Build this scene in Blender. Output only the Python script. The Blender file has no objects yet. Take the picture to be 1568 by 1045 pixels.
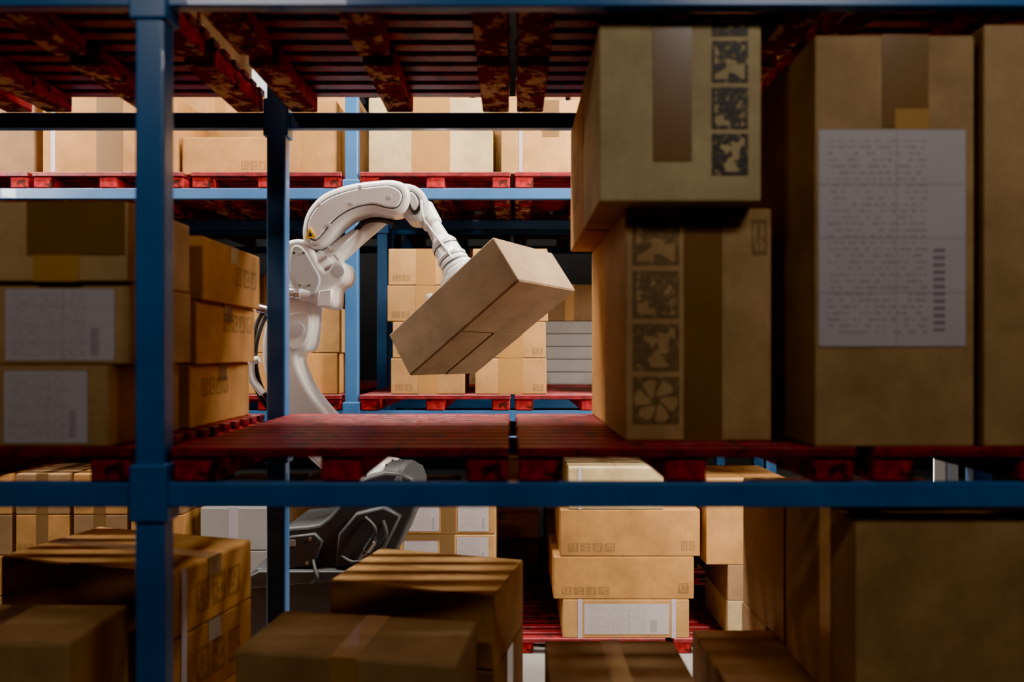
import bpy, bmesh, math, random
from mathutils import Vector, Matrix
random.seed(7)
scene = bpy.context.scene
COL = scene.collection
CAMZ = 2.5

# ------------------------------------------------------------------ materials
MATS = {}
class NT:
    def __init__(s, name):
        s.m = bpy.data.materials.new(name); s.m.use_nodes = True
        s.t = s.m.node_tree; s.t.nodes.clear()
        s.out = s.t.nodes.new('ShaderNodeOutputMaterial')
        MATS[name] = s.m
    def n(s, typ, **kw):
        nd = s.t.nodes.new(typ)
        for k, v in kw.items(): setattr(nd, k, v)
        return nd
    def l(s, a, b): s.t.links.new(a, b)
    def val(s, sock, v):
        if isinstance(v, (int, float)): sock.default_value = v
        elif isinstance(v, tuple): sock.default_value = v
        else: s.l(v, sock)
    def M(s, op, a, b=0.0, c=None):
        nd = s.n('ShaderNodeMath', operation=op)
        s.val(nd.inputs[0], a); s.val(nd.inputs[1], b)
        if c is not None: s.val(nd.inputs[2], c)
        return nd.outputs[0]
    def mix(s, f, a, b):
        nd = s.n('ShaderNodeMix', data_type='RGBA')
        s.val(nd.inputs[0], f); s.val(nd.inputs[6], a); s.val(nd.inputs[7], b)
        return nd.outputs[2]
    def noise(s, scale, detail=3, vec=None, rough=0.5):
        nd = s.n('ShaderNodeTexNoise'); nd.inputs['Scale'].default_value = scale
        nd.inputs['Detail'].default_value = detail; nd.inputs['Roughness'].default_value = rough
        if vec is not None: s.l(vec, nd.inputs['Vector'])
        return nd.outputs[0]
    def ramp(s, f, p0, p1):
        nd = s.n('ShaderNodeMapRange'); s.l(f, nd.inputs[0])
        nd.inputs[1].default_value = p0; nd.inputs[2].default_value = p1
        return nd.outputs[0]
    def obj(s, scale=(1, 1, 1)):
        tc = s.n('ShaderNodeTexCoord'); mp = s.n('ShaderNodeMapping')
        mp.inputs['Scale'].default_value = scale
        s.l(tc.outputs['Object'], mp.inputs[0]); return mp.outputs[0]
    def uv(s):
        tc = s.n('ShaderNodeTexCoord'); sp = s.n('ShaderNodeSeparateXYZ')
        s.l(tc.outputs['UV'], sp.inputs[0]); return sp.outputs[0], sp.outputs[1], tc.outputs['UV']
    def bsdf(s, col, rough=0.5, metal=0.0, bump=None, bs=0.3, spec=0.5, coat=0.0, alpha=None):
        b = s.n('ShaderNodeBsdfPrincipled')
        s.val(b.inputs['Base Color'], col); s.val(b.inputs['Roughness'], rough)
        b.inputs['Metallic'].default_value = metal
        b.inputs['Specular IOR Level'].default_value = spec
        b.inputs['Coat Weight'].default_value = coat
        if alpha is not None: s.val(b.inputs['Alpha'], alpha)
        if bump is not None:
            bp = s.n('ShaderNodeBump'); bp.inputs['Strength'].default_value = bs
            bp.inputs['Distance'].default_value = 0.004
            s.l(bump, bp.inputs['Height']); s.l(bp.outputs[0], b.inputs['Normal'])
        s.l(b.outputs[0], s.out.inputs[0]); return b

def c4(r, g, b): return (r, g, b, 1)
def card(name, col):
    t = NT(name)
    v = t.obj(); oi = t.n('ShaderNodeObjectInfo')
    off = t.n('ShaderNodeVectorMath', operation='ADD'); t.l(v, off.inputs[0])
    cmb = t.n('ShaderNodeCombineXYZ'); t.l(t.M('MULTIPLY', oi.outputs['Random'], 37.0), cmb.inputs[0]); t.l(cmb.outputs[0], off.inputs[1])
    v = off.outputs[0]
    big = t.ramp(t.noise(3.2, 6, v, .62), 0.36, 0.64)
    fib = t.noise(90, 3, t.obj((1, 1, .25)))
    d = tuple(c * .68 for c in col)
    c1 = t.mix(big, c4(*d), c4(*col))
    c2 = t.mix(t.M('MULTIPLY', t.ramp(fib, .45, .8), .35), c1, c4(*[c * .55 for c in col]))
    scuff = t.ramp(t.noise(14, 7, v, .7), .64, .72)
    c2 = t.mix(t.M('MULTIPLY', scuff, .35), c2, c4(*[c * .5 for c in col]))
    hs = t.n('ShaderNodeHueSaturation')
    t.l(c2, hs.inputs['Color'])
    t.l(t.M('ADD', .80, t.M('MULTIPLY', oi.outputs['Random'], .36)), hs.inputs['Value'])
    h = t.M('ADD', t.noise(6, 3, v), t.M('MULTIPLY', fib, .15))
    t.bsdf(hs.outputs[0], .75, bump=h, bs=.45, spec=.25)
card('card_tan', (.53, .29, .10))
card('card_orange', (.53, .26, .075))
card('card_dim', (.46, .285, .135))  # dim foreground copy of the lit tan cardboard, shade put into its colour
card('card_pale', (.53, .40, .205))
card('card_brown', (.30, .17, .08))
card('card_taupe', (.36, .235, .13))

def plain(name, col, rough=.5, metal=0., coat=0., var=.12):
    t = NT(name); nz = t.ramp(t.noise(5, 4, t.obj()), .3, .7)
    t.bsdf(t.mix(nz, c4(*[c * (1 - var) for c in col]), c4(*col)), rough, metal, coat=coat)
plain('tape_brown', (.19, .105, .042), .3, coat=.2)
plain('tape_light', (.42, .22, .065), .3, coat=.2)
plain('tape_lilac', (.46, .41, .46), .4)
plain('box_white', (.34, .32, .30), .6)
plain('seam', (.05, .03, .015), .9)
plain('robot_white', (.72, .72, .715), .3, coat=.35, var=.03)
plain('robot_offwhite', (.50, .51, .52), .35, var=.05)
plain('robot_gray', (.06, .064, .068), .45)
plain('robot_black', (.012, .012, .013), .4)
plain('steel', (.55, .55, .56), .28, 1.0)
plain('warn_yellow', (.85, .48, .01), .4)
plain('rubber', (.02, .02, .02), .6)
plain('lamp_housing', (.3, .3, .3), .4)

# blue painted steel
t = NT('rack_blue')
nz = t.ramp(t.noise(3, 5, t.obj()), .35, .7)
chip = t.ramp(t.noise(26, 5, t.obj()), .70, .74)
c = t.mix(nz, c4(.03, .12, .30), c4(.042, .155, .37))
c = t.mix(t.M('MULTIPLY', chip, .5), c, c4(.02, .035, .06))
t.bsdf(c, .34, bump=t.noise(60, 2, t.obj()), bs=.06, coat=.2)

# worn red pallet timber
t = NT('pallet_red')
v = t.obj((3, 9, 9)); nz = t.noise(2.2, 6, v, .65)
wear = t.ramp(t.noise(7.5, 6, t.obj(), .7), .53, .60)
c = t.mix(t.ramp(nz, .35, .7), c4(.12, .009, .013), c4(.30, .018, .026))
c = t.mix(t.M('MULTIPLY', wear, .85), c, c4(.040, .018, .018))
t.bsdf(c, .42, bump=t.noise(14, 5, v), bs=.7, spec=.38)
t = NT('pallet_runner')
wear = t.ramp(t.noise(6.5, 9, t.obj(), .75), .505, .54)
c = t.mix(t.ramp(t.noise(3, 5, t.obj((9, 3, 9))), .35, .7), c4(.22, .011, .015), c4(.46, .024, .03))
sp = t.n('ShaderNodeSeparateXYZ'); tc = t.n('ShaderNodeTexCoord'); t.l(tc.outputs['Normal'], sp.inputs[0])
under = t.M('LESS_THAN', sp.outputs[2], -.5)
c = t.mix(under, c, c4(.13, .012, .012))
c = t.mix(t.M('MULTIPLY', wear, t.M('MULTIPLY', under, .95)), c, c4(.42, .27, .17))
c = t.mix(t.M('MULTIPLY', t.ramp(t.noise(11, 6, t.obj(), .6), .56, .60), .9), c, c4(.03, .014, .010))
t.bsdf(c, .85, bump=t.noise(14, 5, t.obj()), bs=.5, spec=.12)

# paper label with printed lines
t = NT('label_paper')
u, w, uvv = t.uv()
row = t.M('MULTIPLY', w, 34.0)
line = t.M('LESS_THAN', t.M('FRACT', row), .42)
rid = t.M('FLOOR', row)
cm = t.n('ShaderNodeCombineXYZ'); t.l(t.M('MULTIPLY', u, 22.0), cm.inputs[0]); t.l(t.M('MULTIPLY', rid, 3.7), cm.inputs[1])
word = t.M('GREATER_THAN', t.noise(1.3, 2, cm.outputs[0]), .50)
inn = t.M('MULTIPLY', t.M('MULTIPLY', t.M('GREATER_THAN', u, .06), t.M('LESS_THAN', u, .74)),
          t.M('MULTIPLY', t.M('GREATER_THAN', w, .05), t.M('LESS_THAN', w, .95)))
txt = t.M('MULTIPLY', t.M('MULTIPLY', line, word), inn)
rule = t.M('LESS_THAN', t.M('FRACT', t.M('ADD', t.M('MULTIPLY', w, 4.0), .02)), .025)
rule2 = t.M('LESS_THAN', t.M('ABSOLUTE', t.M('SUBTRACT', u, .53)), .004)
bar = t.M('MULTIPLY', t.M('MULTIPLY', t.M('GREATER_THAN', u, .78), t.M('LESS_THAN', u, .86)),
          t.M('MULTIPLY', t.M('LESS_THAN', t.M('FRACT', t.M('MULTIPLY', w, 30.0)), .5), t.M('MULTIPLY', t.M('GREATER_THAN', w, .07), t.M('LESS_THAN', w, .46))))
ink = t.M('MAXIMUM', t.M('MULTIPLY', t.M('MAXIMUM', txt, t.M('MAXIMUM', rule, rule2)), .38), t.M('MULTIPLY', bar, .75))
paper = t.mix(t.noise(4, 3, t.obj()), c4(.38, .33, .34), c4(.45, .405, .405))
t.bsdf(t.mix(ink, paper, c4(.09, .08, .1)), .55)

# inked handling symbols (square pictograms: recycling arrows alternating with worn care marks)
def symbols(name, strength, col, wlo, whi):
    t = NT(name)
    u, w, uvv = t.uv()
    x = t.M('SUBTRACT', t.M('MULTIPLY', t.M('FRACT', u), 2.0), 1.0)
    y = t.M('SUBTRACT', t.M('MULTIPLY', t.M('FRACT', w), 2.0), 1.0)
    sq = t.M('LESS_THAN', t.M('MAXIMUM', t.M('ABSOLUTE', x), t.M('ABSOLUTE', y)), .90)
    r = t.M('SQRT', t.M('ADD', t.M('MULTIPLY', x, x), t.M('MULTIPLY', y, y)))
    th = t.M('DIVIDE', t.M('ADD', t.M('ARCTAN2', y, x), t.M('MULTIPLY', r, .5)), 2 * math.pi)
    f3 = t.M('FRACT', t.M('ADD', t.M('MULTIPLY', th, 6.0), 6.25))
    wid = t.M('ADD', .20, t.M('MULTIPLY', t.M('SINE', t.M('MULTIPLY', f3, math.pi)), .14))
    arrows = t.M('MULTIPLY', t.M('LESS_THAN', t.M('ABSOLUTE', t.M('SUBTRACT', r, .50)), wid), t.M('LESS_THAN', f3, .78))
    blob = t.M('MULTIPLY', t.M('GREATER_THAN', t.noise(2.6, 3, uvv), .52), t.M('LESS_THAN', t.M('MAXIMUM', t.M('ABSOLUTE', x), t.M('ABSOLUTE', y)), .74))
    odd = t.M('GREATER_THAN', t.M('FLOOR', w), .5)
    cut = t.M('ADD', t.M('MULTIPLY', odd, blob), t.M('MULTIPLY', t.M('SUBTRACT', 1.0, odd), arrows))
    ink = t.M('MULTIPLY', sq, t.M('SUBTRACT', 1.0, cut))
    wear = t.ramp(t.noise(7, 6, uvv, .65), wlo, whi)
    t.bsdf(c4(*col), .6, alpha=t.M('MULTIPLY', t.M('MULTIPLY', ink, wear), strength))
symbols('ink_symbols', .85, (.03, .03, .03), .34, .50)
symbols('ink_symbols_faded', .40, (.06, .05, .035), .28, .50)
t = NT('ink_faint')
u, w, uvv = t.uv()
x = t.M('SUBTRACT', t.M('MULTIPLY', t.M('FRACT', u), 2.0), 1.0)
y = t.M('SUBTRACT', t.M('MULTIPLY', t.M('FRACT', w), 2.0), 1.0)
sq = t.M('LESS_THAN', t.M('MAXIMUM', t.M('ABSOLUTE', x), t.M('ABSOLUTE', y)), .82)
inn = t.M('LESS_THAN', t.M('MAXIMUM', t.M('ABSOLUTE', x), t.M('ABSOLUTE', y)), .62)
gl = t.M('GREATER_THAN', t.noise(5.5, 1, uvv), .5)
ink = t.M('MULTIPLY', sq, t.M('SUBTRACT', 1.0, t.M('MULTIPLY', inn, gl)))
t.bsdf(c4(.10, .06, .035), .6, alpha=t.M('MULTIPLY', ink, .32))

# building surfaces
t = NT('concrete_floor')
nz = t.noise(1.2, 6, t.obj()); t.bsdf(t.mix(t.ramp(nz, .3, .7), c4(.17, .17, .165), c4(.26, .255, .245)), .45, bump=t.noise(30, 4, t.obj()), bs=.1)
t = NT('wall_paint')
nz = t.noise(.8, 4, t.obj()); t.bsdf(t.mix(nz, c4(.03, .03, .032), c4(.05, .05, .052)), .7)
t = NT('ceiling_paint')
nz = t.noise(.8, 4, t.obj()); t.bsdf(t.mix(nz, c4(.04, .04, .04), c4(.06, .06, .06)), .8)
def emis(name, col, st):
    t = NT(name); e = t.n('ShaderNodeEmission'); e.inputs[0].default_value = c4(*col); e.inputs[1].default_value = st
    t.l(e.outputs[0], t.out.inputs[0])
emis('led_diffuser', (1, .96, .9), 9)
emis('skylight_glass', (1, .97, .92), 3.0)

# ------------------------------------------------------------------ mesh builder
class MB:
    def __init__(s):
        s.bm = bmesh.new(); s.uvl = s.bm.loops.layers.uv.new('UVMap'); s.mats = []
    def mi(s, m):
        if m not in s.mats: s.mats.append(m)
        return s.mats.index(m)
    def box(s, x0, x1, y0, y1, z0, z1, mat, bev=0., seg=1, M=None):
        mt = Matrix.Translation(((x0 + x1) / 2, (y0 + y1) / 2, (z0 + z1) / 2)) @ Matrix.Diagonal((x1 - x0, y1 - y0, z1 - z0, 1))
        if M is not None: mt = M @ mt
        vs = bmesh.ops.create_cube(s.bm, size=1, matrix=mt)['verts']
        fs = set(f for v in vs for f in v.link_faces)
        i = s.mi(mat)
        for f in fs: f.material_index = i
        if bev > 0:
            es = list(set(e for v in vs for e in v.link_edges))
            r = bmesh.ops.bevel(s.bm, geom=es, offset=bev, segments=seg, profile=.5, affect='EDGES')
            for f in r['faces']: f.material_index = i
    def quad(s, pts, mat, uv=(0, 1, 0, 1), M=None):
        ps = [M @ Vector(p) if M is not None else Vector(p) for p in pts]
        f = s.bm.faces.new([s.bm.verts.new(p) for p in ps]); f.material_index = s.mi(mat)
        for lp, c in zip(f.loops, [(uv[0], uv[2]), (uv[1], uv[2]), (uv[1], uv[3]), (uv[0], uv[3])]): lp[s.uvl].uv = c
    def lathe(s, p0, axis, prof, mat, seg=40):
        p0 = Vector(p0); ax = Vector(axis).normalized()
        a = ax.orthogonal().normalized(); b = ax.cross(a); i = s.mi(mat); rings = []
        for d, r in prof:
            r = max(r, .0005)
            rings.append([s.bm.verts.new(p0 + ax * d + (a * math.cos(2 * math.pi * k / seg) + b * math.sin(2 * math.pi * k / seg)) * r) for k in range(seg)])
        for q in range(len(rings) - 1):
            for k in range(seg):
                f = s.bm.faces.new((rings[q][k], rings[q][(k + 1) % seg], rings[q + 1][(k + 1) % seg], rings[q + 1][k]))
                f.material_index = i; f.smooth = True
        for q in range(1, len(prof) - 1):
            v1 = Vector((prof[q][0] - prof[q - 1][0], prof[q][1] - prof[q - 1][1])); v2 = Vector((prof[q + 1][0] - prof[q][0], prof[q + 1][1] - prof[q][1]))
            if v1.length > 0 and v2.length > 0 and v1.angle(v2) > math.radians(28):
                for k in range(seg):
                    e = s.bm.edges.get((rings[q][k], rings[q][(k + 1) % seg]))
                    if e: e.smooth = False
        for rg in (rings[0][::-1], rings[-1]):
            f = s.bm.faces.new(rg); f.material_index = i
            for e in f.edges: e.smooth = False
    def prof(s, pts, y0, y1, mat, rad=.02, n=5, smooth=4):
        """rounded plate: closed XZ outline extruded from y0 to y1"""
        P = [Vector(p) for p in pts]
        if smooth:
            Q = []; N = len(P)
            for k in range(N):
                a, b, c, d = P[k - 1], P[k], P[(k + 1) % N], P[(k + 2) % N]
                for j in range(smooth):
                    q = j / smooth
                    Q.append(.5 * ((2 * b) + (c - a) * q + (2 * a - 5 * b + 4 * c - d) * q * q + (3 * b - a - 3 * c + d) * q ** 3))
            P = Q
        N = len(P)
        area = sum(P[k].x * P[(k + 1) % N].y - P[(k + 1) % N].x * P[k].y for k in range(N))
        if area < 0: P = P[::-1]
        nor = []
        for k in range(N):
            tg = (P[(k + 1) % N] - P[k - 1]).normalized(); nor.append(Vector((-tg.y, tg.x)))
        rows = []
        for j in range(n + 1):
            a = j / n * math.pi / 2; rows.append((rad * (1 - math.sin(a)), y0 + rad * (1 - math.cos(a))))
        for j in range(n, -1, -1):
            a = j / n * math.pi / 2; rows.append((rad * (1 - math.sin(a)), y1 - rad * (1 - math.cos(a))))
        i = s.mi(mat); rings = []
        for ins, y in rows:
            rings.append([s.bm.verts.new((P[k].x + nor[k].x * ins, y, P[k].y + nor[k].y * ins)) for k in range(N)])
        for q in range(len(rings) - 1):
            for k in range(N):
                f = s.bm.faces.new((rings[q][k], rings[q][(k + 1) % N], rings[q + 1][(k + 1) % N], rings[q + 1][k]))
                f.material_index = i; f.smooth = True
        for rg in (rings[0][::-1], rings[-1]):
            f = s.bm.faces.new(rg); f.material_index = i
    def tube(s, pts, r, mat, seg=10, sub=6):
        P = [Vector(p) for p in pts]; Q = []
        for k in range(len(P) - 1):
            a = P[max(k - 1, 0)]; b = P[k]; c = P[k + 1]; d = P[min(k + 2, len(P) - 1)]
            for j in range(sub):
                q = j / sub
                Q.append(.5 * ((2 * b) + (c - a) * q + (2 * a - 5 * b + 4 * c - d) * q * q + (3 * b - a - 3 * c + d) * q ** 3))
        Q.append(P[-1]); rings = []; i = s.mi(mat)
        ref = Vector((.13, 1, .07)).normalized()
        for k in range(len(Q)):
            tg = (Q[min(k + 1, len(Q) - 1)] - Q[max(k - 1, 0)]).normalized()
            a = tg.cross(ref).normalized(); b = tg.cross(a)
            rings.append([s.bm.verts.new(Q[k] + (a * math.cos(2 * math.pi * j / seg) + b * math.sin(2 * math.pi * j / seg)) * r) for j in range(seg)])
        for q in range(len(rings) - 1):
            for k in range(seg):
                f = s.bm.faces.new((rings[q][k], rings[q][(k + 1) % seg], rings[q + 1][(k + 1) % seg], rings[q + 1][k])); f.material_index = i; f.smooth = True
        for rg in (rings[0][::-1], rings[-1]):
            f = s.bm.faces.new(rg); f.material_index = i
    def mesh(s, name, fixn=True):
        if fixn: bmesh.ops.recalc_face_normals(s.bm, faces=[f for f in s.bm.faces if f.calc_area() > 0 and len(f.edges[0].link_faces) > 1])
        me = bpy.data.meshes.new(name); s.bm.to_mesh(me); s.bm.free()
        for m in s.mats: me.materials.append(MATS[m])
        return me
    def obj(s, name, loc=(0, 0, 0), rot=0, parent=None):
        o = bpy.data.objects.new(name, s.mesh(name)); COL.objects.link(o)
        o.location = loc; o.rotation_euler = (0, 0, rot)
        if parent: o.parent = parent
        return o

# ------------------------------------------------------------------ cartons
def carton_mesh(m, sx, sy, sz, mat, tape, decals, seam_axis='y'):
    e = .0015
    m.box(-sx / 2, sx / 2, -sy / 2, sy / 2, 0, sz - .005, mat, .007, 2)
    g = .003
    if seam_axis == 'y':
        m.box(-sx / 2 + .004, -g, -sy / 2 + .004, sy / 2 - .004, sz - .006, sz - .001, mat, .0015)
        m.box(g, sx / 2 - .004, -sy / 2 + .004, sy / 2 - .004, sz - .006, sz - .001, mat, .0015)
    else:
        m.box(-sx / 2 + .004, sx / 2 - .004, -sy / 2 + .004, -g, sz - .006, sz - .001, mat, .0015)
        m.box(-sx / 2 + .004, sx / 2 - .004, g, sy / 2 - .004, sz - .006, sz - .001, mat, .0015)
    if tape:
        tm, frac, w = tape
        if seam_axis == 'y':
            m.box(-w / 2, w / 2, -sy / 2, sy / 2, sz - .002, sz, tm)
            for sgn in (-1, 1):
                m.box(-w / 2, w / 2, sgn * (sy / 2 + .0004) - .001, sgn * (sy / 2 + .0004) + .001, sz * (1 - frac), sz - .003, tm)
        else:
            m.box(-sx / 2, sx / 2, -w / 2, w / 2, sz - .002, sz, tm)
            for sgn in (-1, 1):
                m.box(sgn * (sx / 2 + .0004) - .001, sgn * (sx / 2 + .0004) + .001, -w / 2, w / 2, sz * (1 - frac), sz - .003, tm)
    for k, d in enumerate(decals):
        face, u0, u1, v0, v1, dm = d[:6]; uv = d[6] if len(d) > 6 else (0, 1, 0, 1)
        ee = e + .0006 * (k + 1)
        if face == 'F':
            X0 = -sx / 2 + u0 * sx; X1 = -sx / 2 + u1 * sx; Y = -sy / 2 - ee
            p = [(X0, Y, v0 * sz), (X1, Y, v0 * sz), (X1, Y, v1 * sz), (X0, Y, v1 * sz)]
        elif face == 'R':
            Y0 = -sy / 2 + u0 * sy; Y1 = -sy / 2 + u1 * sy; X = sx / 2 + ee
            p = [(X, Y0, v0 * sz), (X, Y1, v0 * sz), (X, Y1, v1 * sz), (X, Y0, v1 * sz)]
        elif face == 'L':
            Y0 = sy / 2 - u0 * sy; Y1 = sy / 2 - u1 * sy; X = -sx / 2 - ee
            p = [(X, Y0, v0 * sz), (X, Y1, v0 * sz), (X, Y1, v1 * sz), (X, Y0, v1 * sz)]
        else:
            X0 = -sx / 2 + u0 * sx; X1 = -sx / 2 + u1 * sx; Z = sz + .0002
            p = [(X0, -sy / 2 + v0 * sy, Z), (X1, -sy / 2 + v0 * sy, Z), (X1, -sy / 2 + v1 * sy, Z), (X0, -sy / 2 + v1 * sy, Z)]
        m.quad(p, dm, uv)

def carton(x0, x1, y0, y1, z0, z1, mat='card_tan', rot=0, tape=None, dec=(), seam='y'):
    m = MB(); carton_mesh(m, x1 - x0, y1 - y0, z1 - z0 - .001, mat, tape, dec, seam)
    return m.obj('cardboard_box', ((x0 + x1) / 2, (y0 + y1) / 2, z0 + .0005), math.radians(rot))

TB = ('tape_brown', .3, .09); TBL = ('tape_brown', 1., .1); TL = ('tape_light', 1., .1); TLS = ('tape_light', .35, .09)
LIL = lambda u: ('F', u, u + .035, 0, 1, 'tape_lilac')
ICON = ('F', .05, .40, .08, .30, 'ink_faint', (0, 4, 0, 1))
LT = 2.02; L2 = 3.87; PH = .13
Z1 = LT + PH; Z2 = L2 + PH; Z0 = PH

# ---- first rack, shelf at eye level: right-hand load
carton(.45, 1.03, 2.59, 3.15, Z1, 3.075, 'card_dim', dec=[('F', .40, .66, 0, 1, 'tape_brown'), ('F', .03, .385, .06, .97, 'ink_symbols_faded', (0, 1, 0, 4)), ('F', .85, .98, .78, .97, 'ink_faint', (0, 1, 0, 1))])
carton(.332, .947, 2.48, 3.05, 3.075, 3.765, 'card_pale', dec=[('F', .33, .57, .22, 1, 'tape_brown'), ('F', .68, .93, .13, 1, 'ink_symbols', (0, 1, 1, 4.4))])
carton(.334, .93, 3.08, 3.72, 3.075, 3.765, 'card_orange', dec=[('L', .3, .75, .25, .7, 'ink_faint', (0, 3, 0, 3))])
carton(.455, 1.03, 3.18, 3.72, Z1, 3.075, 'card_orange')
carton(1.123, 1.714, 2.42, 3.05, Z1, 3.68, 'card_dim', dec=[('F', .42, .71, .775, 1, 'tape_brown'), ('F', .50, .71, .74, .82, 'tape_light'), ('F', .02, .94, .244, .77, 'label_paper')])
carton(1.75, 2.45, 2.42, 3.05, Z1, 3.72, 'card_dim', tape=TB)
carton(1.12, 1.7, 3.1, 3.7, Z1, 3.2, 'card_tan', tape=TB)
carton(1.76, 2.45, 3.1, 3.7, Z1, 3.4, 'card_tan', tape=TB)
# ---- left-hand load
carton(-2.25, -1.497, 2.42, 2.94, Z1, 2.455, 'card_dim', dec=[('F', .49, .90, .05, .93, 'label_paper')])
carton(-2.30, -1.43, 2.45, 2.91, 2.455, 2.765, 'card_dim', dec=[('F', .46, .93, .05, .92, 'label_paper')])
carton(-2.30, -1.43, 2.43, 2.90, 2.765, 3.065, 'card_dim', dec=[('F', .60, .79, 0, 1, 'tape_light'), ('F', .57, .99, .33, 1, 'tape_brown')])
for k, (xr, d) in enumerate([(-1.48, [('R', .15, .6, .45, .8, 'ink_faint', (0, 4, 0, 1))]), (-1.45, [('R', .4, .95, .5, .88, 'ink_faint', (0, 4, 0, 1))]), (-1.42, [('R', .5, .93, .3, .7, 'ink_faint', (0, 3, 0, 1))])]):
    carton(-2.15, xr, 3.0, 3.68, Z1 + .297 * k, Z1 + .297 * (k + 1), 'card_orange', tape=TB, dec=d, seam='x')
# ---- loads above
for a, b, h in [(-2.62, -1.47, .95), (-3.93, -2.78, 1.1), (-5.2, -4.05, .8), (-1.2, -.10, 1.0), (.06, 1.2, .9), (1.4, 2.5, 1.05)]:
    carton(a, b, 2.47, 3.05, Z2, Z2 + h, 'card_tan', tape=TB)
    carton(a, b, 3.08, 3.70, Z2, Z2 + h * .9, 'card_tan', tape=TB)
# ---- ground level stacks of first rack
zs = [Z0, .52, .87, 1.21, 1.514]
for k in range(4): carton(-2.43, -1.43, 3.035, 3.585, zs[k], zs[k + 1], 'card_orange', rot=-15, tape=TB, dec=[('R', .25, .85, .15, .75, 'ink_faint', (0, 3, 0, 1)), ('R', .1, .16, 0, 1, 'tape_lilac')], seam='x')
for a, b in [(Z0, .55), (.55, .98), (.98, 1.41)]: carton(-2.55, -1.66, 2.45, 2.83, a, b, 'card_dim', tape=TBL)
for a, b in [(Z0, .62), (.62, 1.11), (1.11, 1.44)]: carton(-.796, .004, 2.94, 3.46, a, b, 'card_tan', rot=-15, tape=TL if b < 1.4 else None, seam='x')
for a, b in [(Z0, .55), (.55, .97), (.97, 1.37)]: carton(-1.03, -.17, 2.42, 2.81, a, b, 'card_dim', rot=-8, tape=TL, dec=[('F', .15, .5, .1, .7, 'label_paper')])
for a, b in [(Z0, .6), (.6, 1.09)]: carton(.16, .79, 2.5, 3.2, a, b, 'card_brown', tape=TB)
for a, b in [(Z0, .6), (.6, 1.1)]: carton(.91, 1.90, 2.45, 3.3, a, b, 'card_brown', tape=TB)
carton(1.289, 2.35, 2.45, 3.08, 1.1, 1.875, 'card_dim', dec=[('L', .55, .7, .0, 1, 'tape_light')])
carton(1.30, 2.30, 3.12, 3.68, 1.1, 1.80, 'card_brown')
carton(1.30, 2.30, 3.34, 3.70, Z0, 1.1, 'card_brown')

# ---- second rack (lit), top shelf
carton(-3.93, -2.81, 5.47, 6.05, Z2, 4.66, 'card_orange', tape=('tape_brown', 1, .22), dec=[LIL(.06), LIL(.93)])
carton(-2.78, -1.95, 5.5, 6.05, Z2, 4.32, 'card_orange', dec=[('F', .6, .95, .1, .4, 'ink_faint', (0, 4, 0, 1))])
carton(-1.92, -1.47, 5.46, 6.05, Z2, 4.62, 'card_orange', tape=('tape_light', 1, .12))
carton(-1.2, -.16, 5.47, 6.05, Z2, 4.64, 'card_pale', tape=('tape_light', 1, .32))
carton(-.09, .74, 5.47, 6.05, Z2, 4.62, 'card_tan', tape=('tape_brown', .5, .14), dec=[LIL(.18), LIL(.82)])
carton(.8, 1.9, 5.47, 6.05, Z2, 4.6, 'card_tan', tape=TL)
carton(-5.2, -4.0, 5.47, 6.05, Z2, 4.6, 'card_brown', tape=TL)
for a, b, h in [(-5.2, -4.2, .9), (-4.15, -3.2, .95), (-3.15, -2.3, .9), (-2.25, -1.47, .95), (-1.2, -.4, .95), (-.35, .5, .9), (.55, 1.45, .95), (1.5, 2.5, .9)]:
    carton(a, b, 6.1, 6.7, Z2, Z2 + h, 'card_tan', tape=TL)  # back row added to block lamp light from the third rack's beam
# middle shelf
for k in range(4):
    a = Z1 + .307 * k; b = a + .307
    o = (.0, .015, -.03, -.02)[k]
    carton(-1.02 + o, -.40 + o * .5, 5.5, 6.1, a, b, 'card_tan', tape=('tape_light', 1, .16), dec=[('F', .05, .3, .08, .3, 'ink_faint', (0, 2, 0, 1))])
    carton(-.31 + o, .29 - o * .4, 5.5, 6.1, a, b, 'card_tan', tape=('tape_light', 1, .2), dec=[('F', .8, .97, .08, .3, 'ink_faint', (0, 1, 0, 1))])
carton(-2.30, -1.47, 5.5, 6.1, Z1, 2.50, 'card_orange', tape=TL)
carton(-2.25, -1.45, 5.5, 6.1, 2.50, 2.88, 'card_tan', tape=TL)
carton(-3.6, -2.5, 5.5, 6.1, Z1, 2.9, 'card_tan', tape=TL)
carton(.85, 1.6, 5.5, 6.1, Z1, 2.9, 'card_tan', tape=TL)
carton(1.7, 2.5, 5.5, 6.1, Z1, 3.1, 'card_tan', tape=TL)
# ground level
for (a, b, z0, z1, m, d) in [(.42, 1.47, Z0, .455, 'card_tan', [('F', .17, .84, .1, .88, 'label_paper'), LIL(.12), LIL(.86)]),
                         (.345, 1.51, .455, .81, 'card_orange', [ICON, ('F', .88, .97, .1, .4, 'ink_faint', (0, 1, 0, 1))]),
                         (.40, 1.56, .81, 1.20, 'card_orange', [ICON, ('F', .86, .97, .1, .35, 'ink_faint', (0, 2, 0, 1))]),
                         (.47, 1.26, 1.20, 1.55, 'card_pale', [LIL(.1)])]:
    carton(a, b, 5.42, 6.1, z0, z1, m, dec=d)
carton(1.80, 2.4, 5.45, 6.1, Z0, .43, 'card_pale')
carton(1.82, 2.4, 5.9, 6.5, .43, .73, 'card_brown')
carton(1.80, 2.4, 5.45, 5.85, .43, .73, 'card_brown')
carton(1.62, 2.3, 5.45, 6.1, .73, 1.45, 'card_orange')
for k in range(4):
    a = Z0 + .285 * k
    carton(-.98 + .02 * k, -.14, 5.45, 6.1, a, a + .285, 'card_tan', tape=('tape_brown', 1, .12), dec=[('F', .05, .40, .08, .92, 'label_paper'), ('F', .6, .93, .08, .92, 'label_paper'), ('F', 0, .42, .82, 1, 'tape_brown')])
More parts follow.
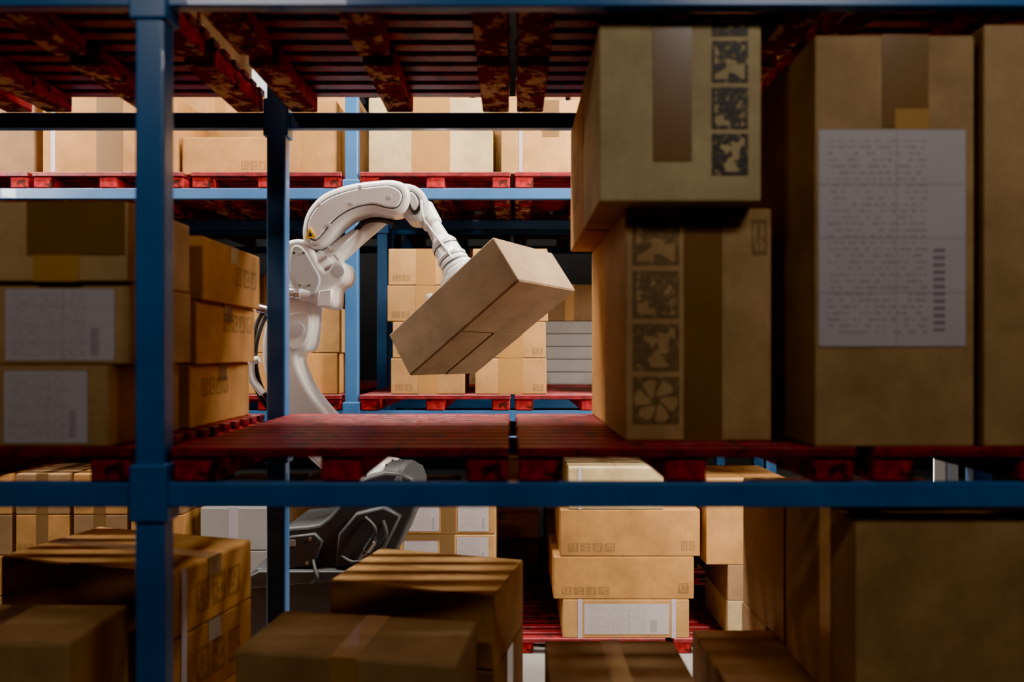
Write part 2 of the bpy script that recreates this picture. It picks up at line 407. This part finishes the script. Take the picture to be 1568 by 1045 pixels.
for i, x in enumerate([-5.1, -4.62, -4.14, -3.66, -3.18]):
    for k in range(4):
        a = Z0 + .34 * k
        carton(x, x + .44, 5.45, 6.0, a, a + .34, ('card_orange', 'card_brown')[(i + k) % 2], tape=('tape_brown', 1, .1), dec=[('F', .03, .35, .08, .3, 'ink_faint', (0, 3, 0, 1))])
for k in range(3):
    a = Z0 + .36 * k
    carton(-2.6, -2.05, 5.45, 6.0, a, a + .36, 'box_white', tape=('tape_lilac', 1, .08))
    carton(-1.95, -1.5, 5.6, 6.1, a, a + .36, 'card_brown', tape=TBL)

# ---- third rack: random fill
def fill(x0, x1, y0, z, hmax):
    x = x0
    while x < x1 - .35:
        w = random.uniform(.45, .85); w = min(w, x1 - x)
        zz = z; hm = random.uniform(.5, 1.) * hmax
        while zz < z + hm - .2:
            h = random.uniform(.24, .36)
            carton(x + random.uniform(0, .02), x + w - .03, y0 + random.uniform(0, .06), y0 + .66, zz, zz + h,
                   random.choice(['card_tan', 'card_orange', 'card_brown', 'card_brown']), tape=random.choice([TB, TBL, TL, None]),
                   dec=random.choice([[], [ICON], [('F', .55, .9, .15, .7, 'label_paper')]]))
            zz += h
        x += w + random.uniform(.02, .08)
Y3 = 7.05
for z, hm in ((Z0, 1.6), (Z1, 1.5), (Z2, 1.0)):
    fill(-5.2, -1.5, Y3 + .1, z, hm)
    if z == Z1:
        fill(-1.2, .1, Y3 + .1, z, hm)
        for k in range(5): carton(.36, .95, Y3 + .1, Y3 + .7, z + .14 * k, z + .14 * (k + 1) - .004, 'box_white')
        carton(.36, .9, Y3 + .1, Y3 + .7, z + .70, z + 1.1, 'card_brown', tape=TL)
        fill(1.1, 2.5, Y3 + .1, z, hm)
    else: fill(-1.2, 2.5, Y3 + .1, z, hm)

# ------------------------------------------------------------------ racks
BAYS = [-5.335, -1.335, 2.665]
def rack(y0, y1):
    m = MB()
    for X in BAYS:
        for (ya, yb, front) in ((y0, y0 + .08, 1), (y1 - .08, y1, 0)):
            m.box(X - .054, X + .054, ya, yb, .012, 6.2, 'rack_blue', .012, 3)
            m.box(X - .10, X + .10, ya - .03, yb + .03, 0, .012, 'rack_blue', .002)
            for lv in (LT, L2):
                m.box(X - .071, X + .071, ya - .010, yb + .010, lv - .145, lv + .07, 'rack_blue', .010, 2)
    for a, b in zip(BAYS[:-1], BAYS[1:]):
        for lv in (LT, L2):
            for ya, yb in ((y0 + .005, y0 + .055), (y1 - .055, y1 - .005)):
                m.box(a + .05, b - .05, ya, yb, lv - .091, lv, 'rack_blue', .006, 2)
    return m.obj('storage_rack')
rack(2.40, 3.77); rack(5.42, 6.79); rack(Y3, Y3 + 1.37)

# ------------------------------------------------------------------ pallets
def pallet_mesh():
    m = MB(); W = 1.25; D = 1.33; n = 12; bw = .070
    gap = (D - n * bw) / (n - 1)
    for k in range(n):
        y = k * (bw + gap); j = random.uniform(-.004, .004)
        m.box(.0 + j, W + j, y, y + bw, .092, .13, 'pallet_red', .005)
    for xs in (0.005, (W - .15) / 2, W - .155):
        for ya, yb in ((.0, .62), (.69, D)):
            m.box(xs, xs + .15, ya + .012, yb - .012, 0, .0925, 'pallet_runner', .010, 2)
    return m.mesh('pallet')
PM = pallet_mesh()
def pallets(y0, z, name='pallet'):
    for bx in (-4.0, 0.0):
        for x in (-1.262, .022, 1.338):
            o = bpy.data.objects.new('pallet', PM); COL.objects.link(o); o.location = (x + bx, y0 + .01, z)
for y in (2.40, 5.40, Y3):
    for z in (0, LT, L2): pallets(y, z + .0005)

# ------------------------------------------------------------------ held box orientation
u1 = Vector((-.475, .306, .825)).normalized()
u2 = Vector((-.696, .444, -.566)); u2 = (u2 - u1 * u2.dot(u1)).normalized()
u3 = u2.cross(u1); 
if u3.x < 0: u3 = -u3
V = Vector((.044, 4.0, 2.944)); SL, SW, SH = 1.07, .76, .345
org = V + u2 * SL / 2 + u3 * SW / 2
xa = -u2; ya = u3; za = xa.cross(ya)
MH = Matrix(((xa.x, ya.x, za.x, org.x), (xa.y, ya.y, za.y, org.y), (xa.z, ya.z, za.z, org.z), (0, 0, 0, 1)))
m = MB()
m.box(-SL / 2, SL / 2, -SW / 2, SW / 2, .005, SH, 'card_taupe', .009, 3)
m.box(-SL / 2 + .006, -.012, -SW / 2 + .006, -.010, 0, .006, 'card_taupe', .002)
m.box(-SL / 2 + .006, -.004, .004, SW / 2 - .006, -.004, .006, 'card_taupe', .002)
m.box(-.002, SL / 2 - .006, -SW / 2 + .006, SW / 2 - .006, 0, .006, 'card_taupe', .002)
m.box(-SL / 2 + .003, -.003, -.013, .007, .0035, .0055, 'seam')
m.box(-.014, .0, -SW / 2 + .02, .0, .0035, .0055, 'seam')
held = m.obj('cardboard_box'); held.matrix_world = MH

# ------------------------------------------------------------------ robot
S = .00485; YR = 4.85
def R(u, v): return ((u - 784) * S, CAMZ + (540 - v) * S)
def R3(u, v, y=YR): p = R(u, v); return Vector((p[0], y, p[1]))
rob = bpy.data.objects.new('industrial_robot_arm', None); COL.objects.link(rob); rob.location = (R(500, 0)[0], YR, 0)
def part(m, name):
    o = m.obj(name); o.parent = rob; o.matrix_parent_inverse = Matrix.Translation(rob.location).inverted(); return o
RP = lambda L: [R(*p) for p in L]
m = MB()
m.prof(RP([(396, 1054.8), (396, 1000), (400, 868), (425, 852), (446, 846), (447, 800), (470, 792), (505, 788), (530, 765), (556, 730), (600, 712), (640, 722), (646, 760), (632, 795), (612, 838), (590, 850), (562, 862), (556, 910), (560, 1000), (560, 1054.8)]), 4.58, 5.14, 'robot_gray', .025, 4, 2)
m.prof(RP([(452, 806), (500, 800), (512, 812), (500, 846), (456, 852)]), 4.55, 4.60, 'robot_gray', .012, 3, 0)
m.prof(RP([(535, 800), (560, 770), (600, 760), (625, 775), (600, 826), (560, 846), (530, 846)]), 4.53, 4.60, 'robot_gray', .02, 3, 0)
m.prof(RP([(404, 862), (425, 851), (560, 851), (590, 845), (590, 853), (560, 863), (404, 876)]), 4.50, 4.60, 'robot_gray', .008, 3, 0)
m.box(*(R(380, 0)[0], R(580, 0)[0]), 4.45, 5.25, 0, .06, 'robot_gray', .01, 2)
a = R3(455, 818, 4.546); b = R3(473, 809, 4.546)
m.box(a.x, b.x, 4.546, 4.552, a.z, b.z, 'box_white')
for q in ((458, 812), (494, 808), (490, 842), (460, 846)):
    m.lathe(R3(q[0], q[1], 4.55), (0, -1, 0), [(0, .014), (.008, .012)], 'steel', 12)
part(m, 'base')
m = MB()
ax = Vector((.85, -.5, .15)).normalized(); p = R3(578, 742, 4.86)
m.lathe(p, ax, [(-.12, .17), (-.10, .2), (.02, .205), (.04, .20)], 'robot_white', 48)
m.lathe(p + ax * .04, ax, [(0, .185), (.02, .185)], 'robot_black', 48)
m.lathe(p + ax * .06, ax, [(0, .19), (.01, .195), (.10, .19), (.12, .175)], 'robot_white', 48)
m.lathe(p + ax * .18, ax, [(0, .165), (.14, .16), (.17, .14), (.175, .05)], 'robot_gray', 48)
m.lathe(p + ax * .12, ax, [(0, .16), (.07, .16)], 'robot_offwhite', 48)
for k in range(14):
    aa = k / 14 * 2 * math.pi; o1 = ax.orthogonal().normalized(); o2 = ax.cross(o1)
    m.lathe(p + ax * .175 + (o1 * math.cos(aa) + o2 * math.sin(aa)) * .168, ax, [(0, .009), (.012, .008)], 'robot_black', 8)
part(m, 'shoulder_joint')
m = MB()
m.prof(RP([(484, 440), (487, 470), (485, 510), (479, 535), (463, 546), (470, 572), (486, 602), (515, 637), (560, 685), (615, 712), (632, 745), (605, 776), (560, 762), (510, 725), (462, 678), (430, 620), (412, 560), (412, 512), (424, 475), (440, 440)]), 4.72, 4.98, 'robot_white', .035, 6, 4)
m.prof(RP([(448, 485), (480, 480), (483, 508), (474, 530), (456, 536), (450, 515)]), 4.70, 4.76, 'robot_white', .015, 4, 3)
m.lathe(R3(466, 505, 4.70), (0, -1, 0), [(0, .05), (.012, .048), (.013, .02)], 'robot_offwhite', 28)
part(m, 'lower_arm')
m = MB()
m.prof(RP([(447, 378), (465, 370), (482, 376), (492, 396), (506, 418), (520, 404), (532, 404), (537, 418), (533, 434), (520, 445), (517, 470), (500, 473), (484, 466), (468, 462), (454, 440), (443, 410)]), 4.70, 5.02, 'robot_white', .03, 5, 3)
m.prof(RP([(458, 384), (474, 384), (490, 410), (500, 432), (490, 456), (472, 448), (456, 420)]), 4.685, 4.72, 'robot_offwhite', .012, 4, 3)
m.prof(RP([(500, 448), (519, 446), (517, 471), (496, 472)]), 4.66, 4.75, 'robot_white', .012, 3, 0)
m.lathe(R3(526, 419, 4.71), (0, -1, 0), [(0, .045), (.012, .043), (.013, .02)], 'robot_offwhite', 28)
for q in ((462, 392), (484, 440), (470, 440), (476, 392)):
    m.lathe(R3(q[0], q[1], 4.688), (0, -1, 0), [(0, .010), (.008, .009)], 'steel', 10)
m.lathe(R3(474, 452, 4.74), (-1, -.12, .05), [(0, .05), (.06, .05), (.07, .04), (.16, .04), (.165, .046), (.2, .046)], 'steel', 28)
m.lathe(R3(476, 452, 4.74), (-1, -.12, .05), [(-.04, .062), (.03, .062), (.04, .055)], 'robot_white', 28)
m.lathe(R3(436, 482, 4.84), (-.8, 0, .2), [(0, .05), (.12, .05), (.13, .035), (.2, .035)], 'steel', 24)
part(m, 'elbow_housing')
m = MB()
d = (R3(585, 325, 4.95) - R3(498, 405, 4.82))
m.lathe(R3(498, 405, 4.82), d, [(-.06, .085), (-.04, .10), (.03, .105), (.045, .10), (.05, .088), (.09, .086), (.095, .094), (.115, .094), (.12, .08), (.34, .066), (.5, .062), (d.length, .06)], 'robot_white', 40)
part(m, 'forearm_tube')
m = MB()
banana = [(474, 374), (473, 352), (482, 326), (505, 303), (540, 290), (580, 284), (608, 283), (626, 290), (633, 308), (626, 328), (608, 336), (580, 331), (552, 337), (530, 352), (513, 372), (500, 383), (484, 384)]
m.prof(RP(banana), 4.68, 4.90, 'robot_white', .045, 7, 4)
inner = [(484, 366), (483, 350), (492, 330), (512, 313), (543, 301), (580, 295), (604, 294), (618, 301), (621, 312), (614, 324), (600, 325), (578, 320), (548, 326), (522, 342), (505, 362), (494, 373)]
groove = [(482.5, 368), (481.5, 350), (490.5, 329), (511, 311.5), (542.5, 299.5), (580, 293.5), (605, 292.5), (619.5, 300), (622.5, 312), (615, 325.5), (600, 326.5), (578, 321.5), (549, 327.5), (523, 343.5), (506, 363.5), (494, 374.5)]
m.prof(RP(groove), 4.678, 4.70, 'robot_gray', .002, 2, 4)
m.prof(RP(inner), 4.668, 4.70, 'robot_white', .010, 4, 4)
for q in ((486, 376), (514, 352), (548, 320), (604, 311), (560, 296), (500, 322)):
    m.lathe(R3(q[0], q[1], 4.672), (0, -1, 0), [(0, .016), (.008, .015), (.0085, .006)], 'robot_offwhite', 16)
a, b, c = R3(480, 372, 4.660), R3(496, 370, 4.660), R3(486, 355, 4.660)
m.prof([(a.x, a.z), (b.x, b.z), (c.x, c.z)], 4.655, 4.669, 'warn_yellow', .002, 2, 0)
a, b, c = R3(485, 369, 4.660), R3(491, 368.5, 4.660), R3(487, 361, 4.660)
m.prof([(a.x, a.z), (b.x, b.z), (c.x, c.z)], 4.653, 4.657, 'robot_black', .001, 2, 0)
part(m, 'upper_arm_shell')
m = MB()
G = org + u1 * SH
m.prof(RP([(600, 288), (625, 285), (643, 291), (655, 305), (657, 324), (648, 340), (632, 342), (622, 336), (612, 310)]), 4.74, 5.04, 'robot_offwhite', .04, 6, 3)
m.prof(RP([(628, 296), (642, 302), (649, 318), (643, 332), (634, 330), (628, 312)]), 4.725, 4.76, 'robot_gray', .008, 3, 3)
m.prof(RP([(632, 300), (640, 305), (645, 318), (640, 327), (635, 325), (631, 312)]), 4.715, 4.74, 'robot_white', .008, 3, 3)
part(m, 'wrist_housing')
m = MB()
m.lathe(G, u1, [(.30, .105), (.32, .112), (.34, .10), (.42, .094), (.44, .098), (.46, .09), (.50, .066), (.62, .060), (.64, .075), (.80, .08)], 'robot_white', 44)
m.lathe(G, u1, [(.405, .1), (.412, .1)], 'robot_gray', 44)
m.lathe(G, u1, [(.20, .112), (.21, .120), (.235, .120), (.245, .100), (.255, .100), (.262, .110), (.285, .110), (.30, .10)], 'robot_white', 44)
m.lathe(G, u1, [(.285, .106), (.302, .106)], 'robot_gray', 44)
m.lathe(G, u1, [(.243, .104), (.257, .104)], 'robot_gray', 44)
m.lathe(G, u1, [(.13, .165), (.14, .172), (.155, .172), (.165, .15), (.17, .125), (.20, .118)], 'robot_offwhite', 44)
for k in range(8):
    aa = k / 8 * 2 * math.pi
    m.lathe(G + u1 * .157 + (u2 * math.cos(aa) + u3 * math.sin(aa)) * .15, u1, [(0, .011), (.012, .010)], 'steel', 10)
part(m, 'wrist')
m = MB()
MG = MH @ Matrix.Translation((0, 0, SH))
m.box(-.27, .27, -.17, .17, .060, .105, 'robot_offwhite', .008, 2, M=MG)
m.lathe(G, u1, [(.10, .19), (.108, .195), (.125, .195), (.132, .185)], 'robot_white', 44)
for i in (-.2, 0, .2):
    for j in (-.115, .115):
        m.lathe(MG @ Vector((i, j, 0)), u1, [(.0005, .042), (.008, .034), (.016, .040), (.024, .030), (.032, .018)], 'rubber', 20)
        m.lathe(MG @ Vector((i, j, 0)), u1, [(.032, .018), (.06, .018)], 'steel', 16)
m.lathe(MG @ Vector((-.24, -.14, .105)), u1, [(0, .03), (.04, .03), (.05, .018)], 'robot_white', 20)
part(m, 'suction_gripper')
m = MB()
m.tube([R3(648, 312, 4.73), R3(652, 340, 4.70), R3(660, 352, 4.74), G + u1 * .36 - Vector((0, .11, 0)), G + u1 * .30 - Vector((0, .11, 0))], .010, 'robot_white')
m.tube([R3(545, 352, 4.86), R3(560, 342, 4.80), R3(580, 338, 4.80), R3(602, 340, 4.86)], .02, 'rubber')
m.tube([R3(512, 398, 4.70), R3(535, 375, 4.74), R3(550, 350, 4.85)], .012, 'robot_offwhite')
for o in (0, 9):
    m.tube([R3(442 - o, 470, 4.9), R3(412 - o, 480, 4.84), R3(398 - o * .8, 520, 4.8), R3(396 - o, 560, 4.8), R3(408 - o, 600, 4.8), R3(440 - o, 655, 4.85), R3(470 - o, 700, 4.85)], .016, 'rubber')
m.tube([R3(404, 550, 4.76), R3(392, 556, 4.76), R3(394, 580, 4.76), R3(410, 602, 4.76)], .028, 'robot_white')
m.tube([R3(600, 780, 4.52), R3(606, 800, 4.48), R3(588, 826, 4.48), R3(560, 838, 4.5), R3(540, 832, 4.54)], .014, 'rubber')
m.tube([R3(575, 775, 4.52), R3(592, 790, 4.46), R3(578, 818, 4.48), R3(566, 836, 4.52)], .012, 'rubber')
m.tube([R3(500, 868, 4.5), R3(510, 858, 4.46), R3(504, 846, 4.5), R3(498, 838, 4.56)], .012, 'rubber')
m.lathe(R3(588, 806, 4.50), (-.55, 0, -.8), [(0, .022), (.01, .03), (.09, .03), (.1, .02), (.16, .018)], 'steel', 20)
part(m, 'cables')

# ------------------------------------------------------------------ building
def slab(name, x0, x1, y0, y1, z0, z1, mat):
    m = MB(); m.box(x0, x1, y0, y1, z0, z1, mat); return m.obj(name)
slab('floor', -9, 9, -4, 14, -.1, 0, 'concrete_floor')
slab('ceiling', -9, 9, -4, 14, 7.6, 7.7, 'ceiling_paint')
slab('wall_back', -9, 9, 14, 14.1, 0, 7.6, 'wall_paint')
slab('wall_front', -9, 9, -4.1, -4, 0, 7.6, 'wall_paint')
slab('wall_left', -9.1, -9, -4, 14, 0, 7.6, 'wall_paint')
slab('wall_right', 9, 9.1, -4, 14, 0, 7.6, 'wall_paint')
m = MB()
m.box(-7.0, -3.0, 9.8, 13.2, 7.57, 7.598, 'skylight_glass')
for x in (-7.0, -5.0, -3.0): m.box(x - .04, x + .04, 9.8, 13.2, 7.52, 7.599, 'lamp_housing', .005)
for y in (9.8, 11.5, 13.2): m.box(-7.0, -3.0, y - .04, y + .04, 7.53, 7.5985, 'lamp_housing', .005)
m.obj('window_1')

# ------------------------------------------------------------------ lamps
def fixture(name, loc, direction, w, h, energy, col=(1, .90, .78), spread=180):
    d = Vector(direction).normalized(); q = d.to_track_quat('-Z', 'Y')
    Mx = Matrix.Translation(loc) @ q.to_matrix().to_4x4()
    m = MB()
    m.box(-w / 2 - .02, w / 2 + .02, -h / 2 - .02, h / 2 + .02, .0, .07, 'lamp_housing', .01, 2)
    m.box(-w / 2, w / 2, -h / 2, h / 2, -.008, .002, 'led_diffuser', .002)
    o = m.obj(name); o.matrix_world = Mx
    L = bpy.data.lights.new(name + '_light', 'AREA'); L.shape = 'RECTANGLE'; L.size = w; L.size_y = h
    L.energy = energy; L.color = col; L.spread = math.radians(spread)
    lo = bpy.data.objects.new('light', L); COL.objects.link(lo); lo.parent = o
    lo.location = (0, 0, -.02)
    return o
for X in (-4.6, -1.2, 2.2, 5.6):
    fixture('linear_ceiling_lamp', (X, 4.72, 6.7), (0, .0, -1), 2.2, .45, 360, spread=110)
fixture('added_side_lamp', (2.60, 3.97, 5.1), (-.62, .78, -.3), .16, 1.9, 560, spread=150)  # invented lamp behind the right boxes, added to light second rack and robot
fixture('added_side_lamp', (-5.27, 3.97, 5.1), (.62, .78, -.3), .16, 1.9, 150, spread=150)  # invented counterpart on the left post, added as weaker side light
fixture('added_side_lamp', (2.60, 3.97, 1.4), (-.62, .78, 0), .16, 1.0, 55, spread=130)  # low lamp added as weak fill for the lower levels
fixture('linear_ceiling_lamp', (1.9, .3, 5.2), (-.1, .75, -1), 1.2, .3, 38, (1, .90, .84), spread=160)
fixture('linear_ceiling_lamp', (-1.9, -.3, 5.2), (.1, .75, -1), 1.2, .3, 32, (1, .90, .84), spread=160)  # extra front lamp added to brighten the left-hand boxes

w = bpy.data.worlds.new('World'); scene.world = w; w.use_nodes = True
w.node_tree.nodes['Background'].inputs[0].default_value = (.6, .7, .85, 1)
w.node_tree.nodes['Background'].inputs[1].default_value = .01
scene.view_settings.view_transform = 'AgX'
scene.view_settings.look = 'AgX - Punchy'

cam = bpy.data.cameras.new('Camera'); co = bpy.data.objects.new('Camera', cam); COL.objects.link(co)
co.location = (0, 0, CAMZ); co.rotation_euler = (math.pi / 2, 0, 0)
cam.sensor_width = 36; cam.lens = 22.96; cam.shift_y = .0115; cam.clip_start = .05
cam.dof.use_dof = True; cam.dof.focus_distance = 4.7; cam.dof.aperture_fstop = .7
scene.camera = co
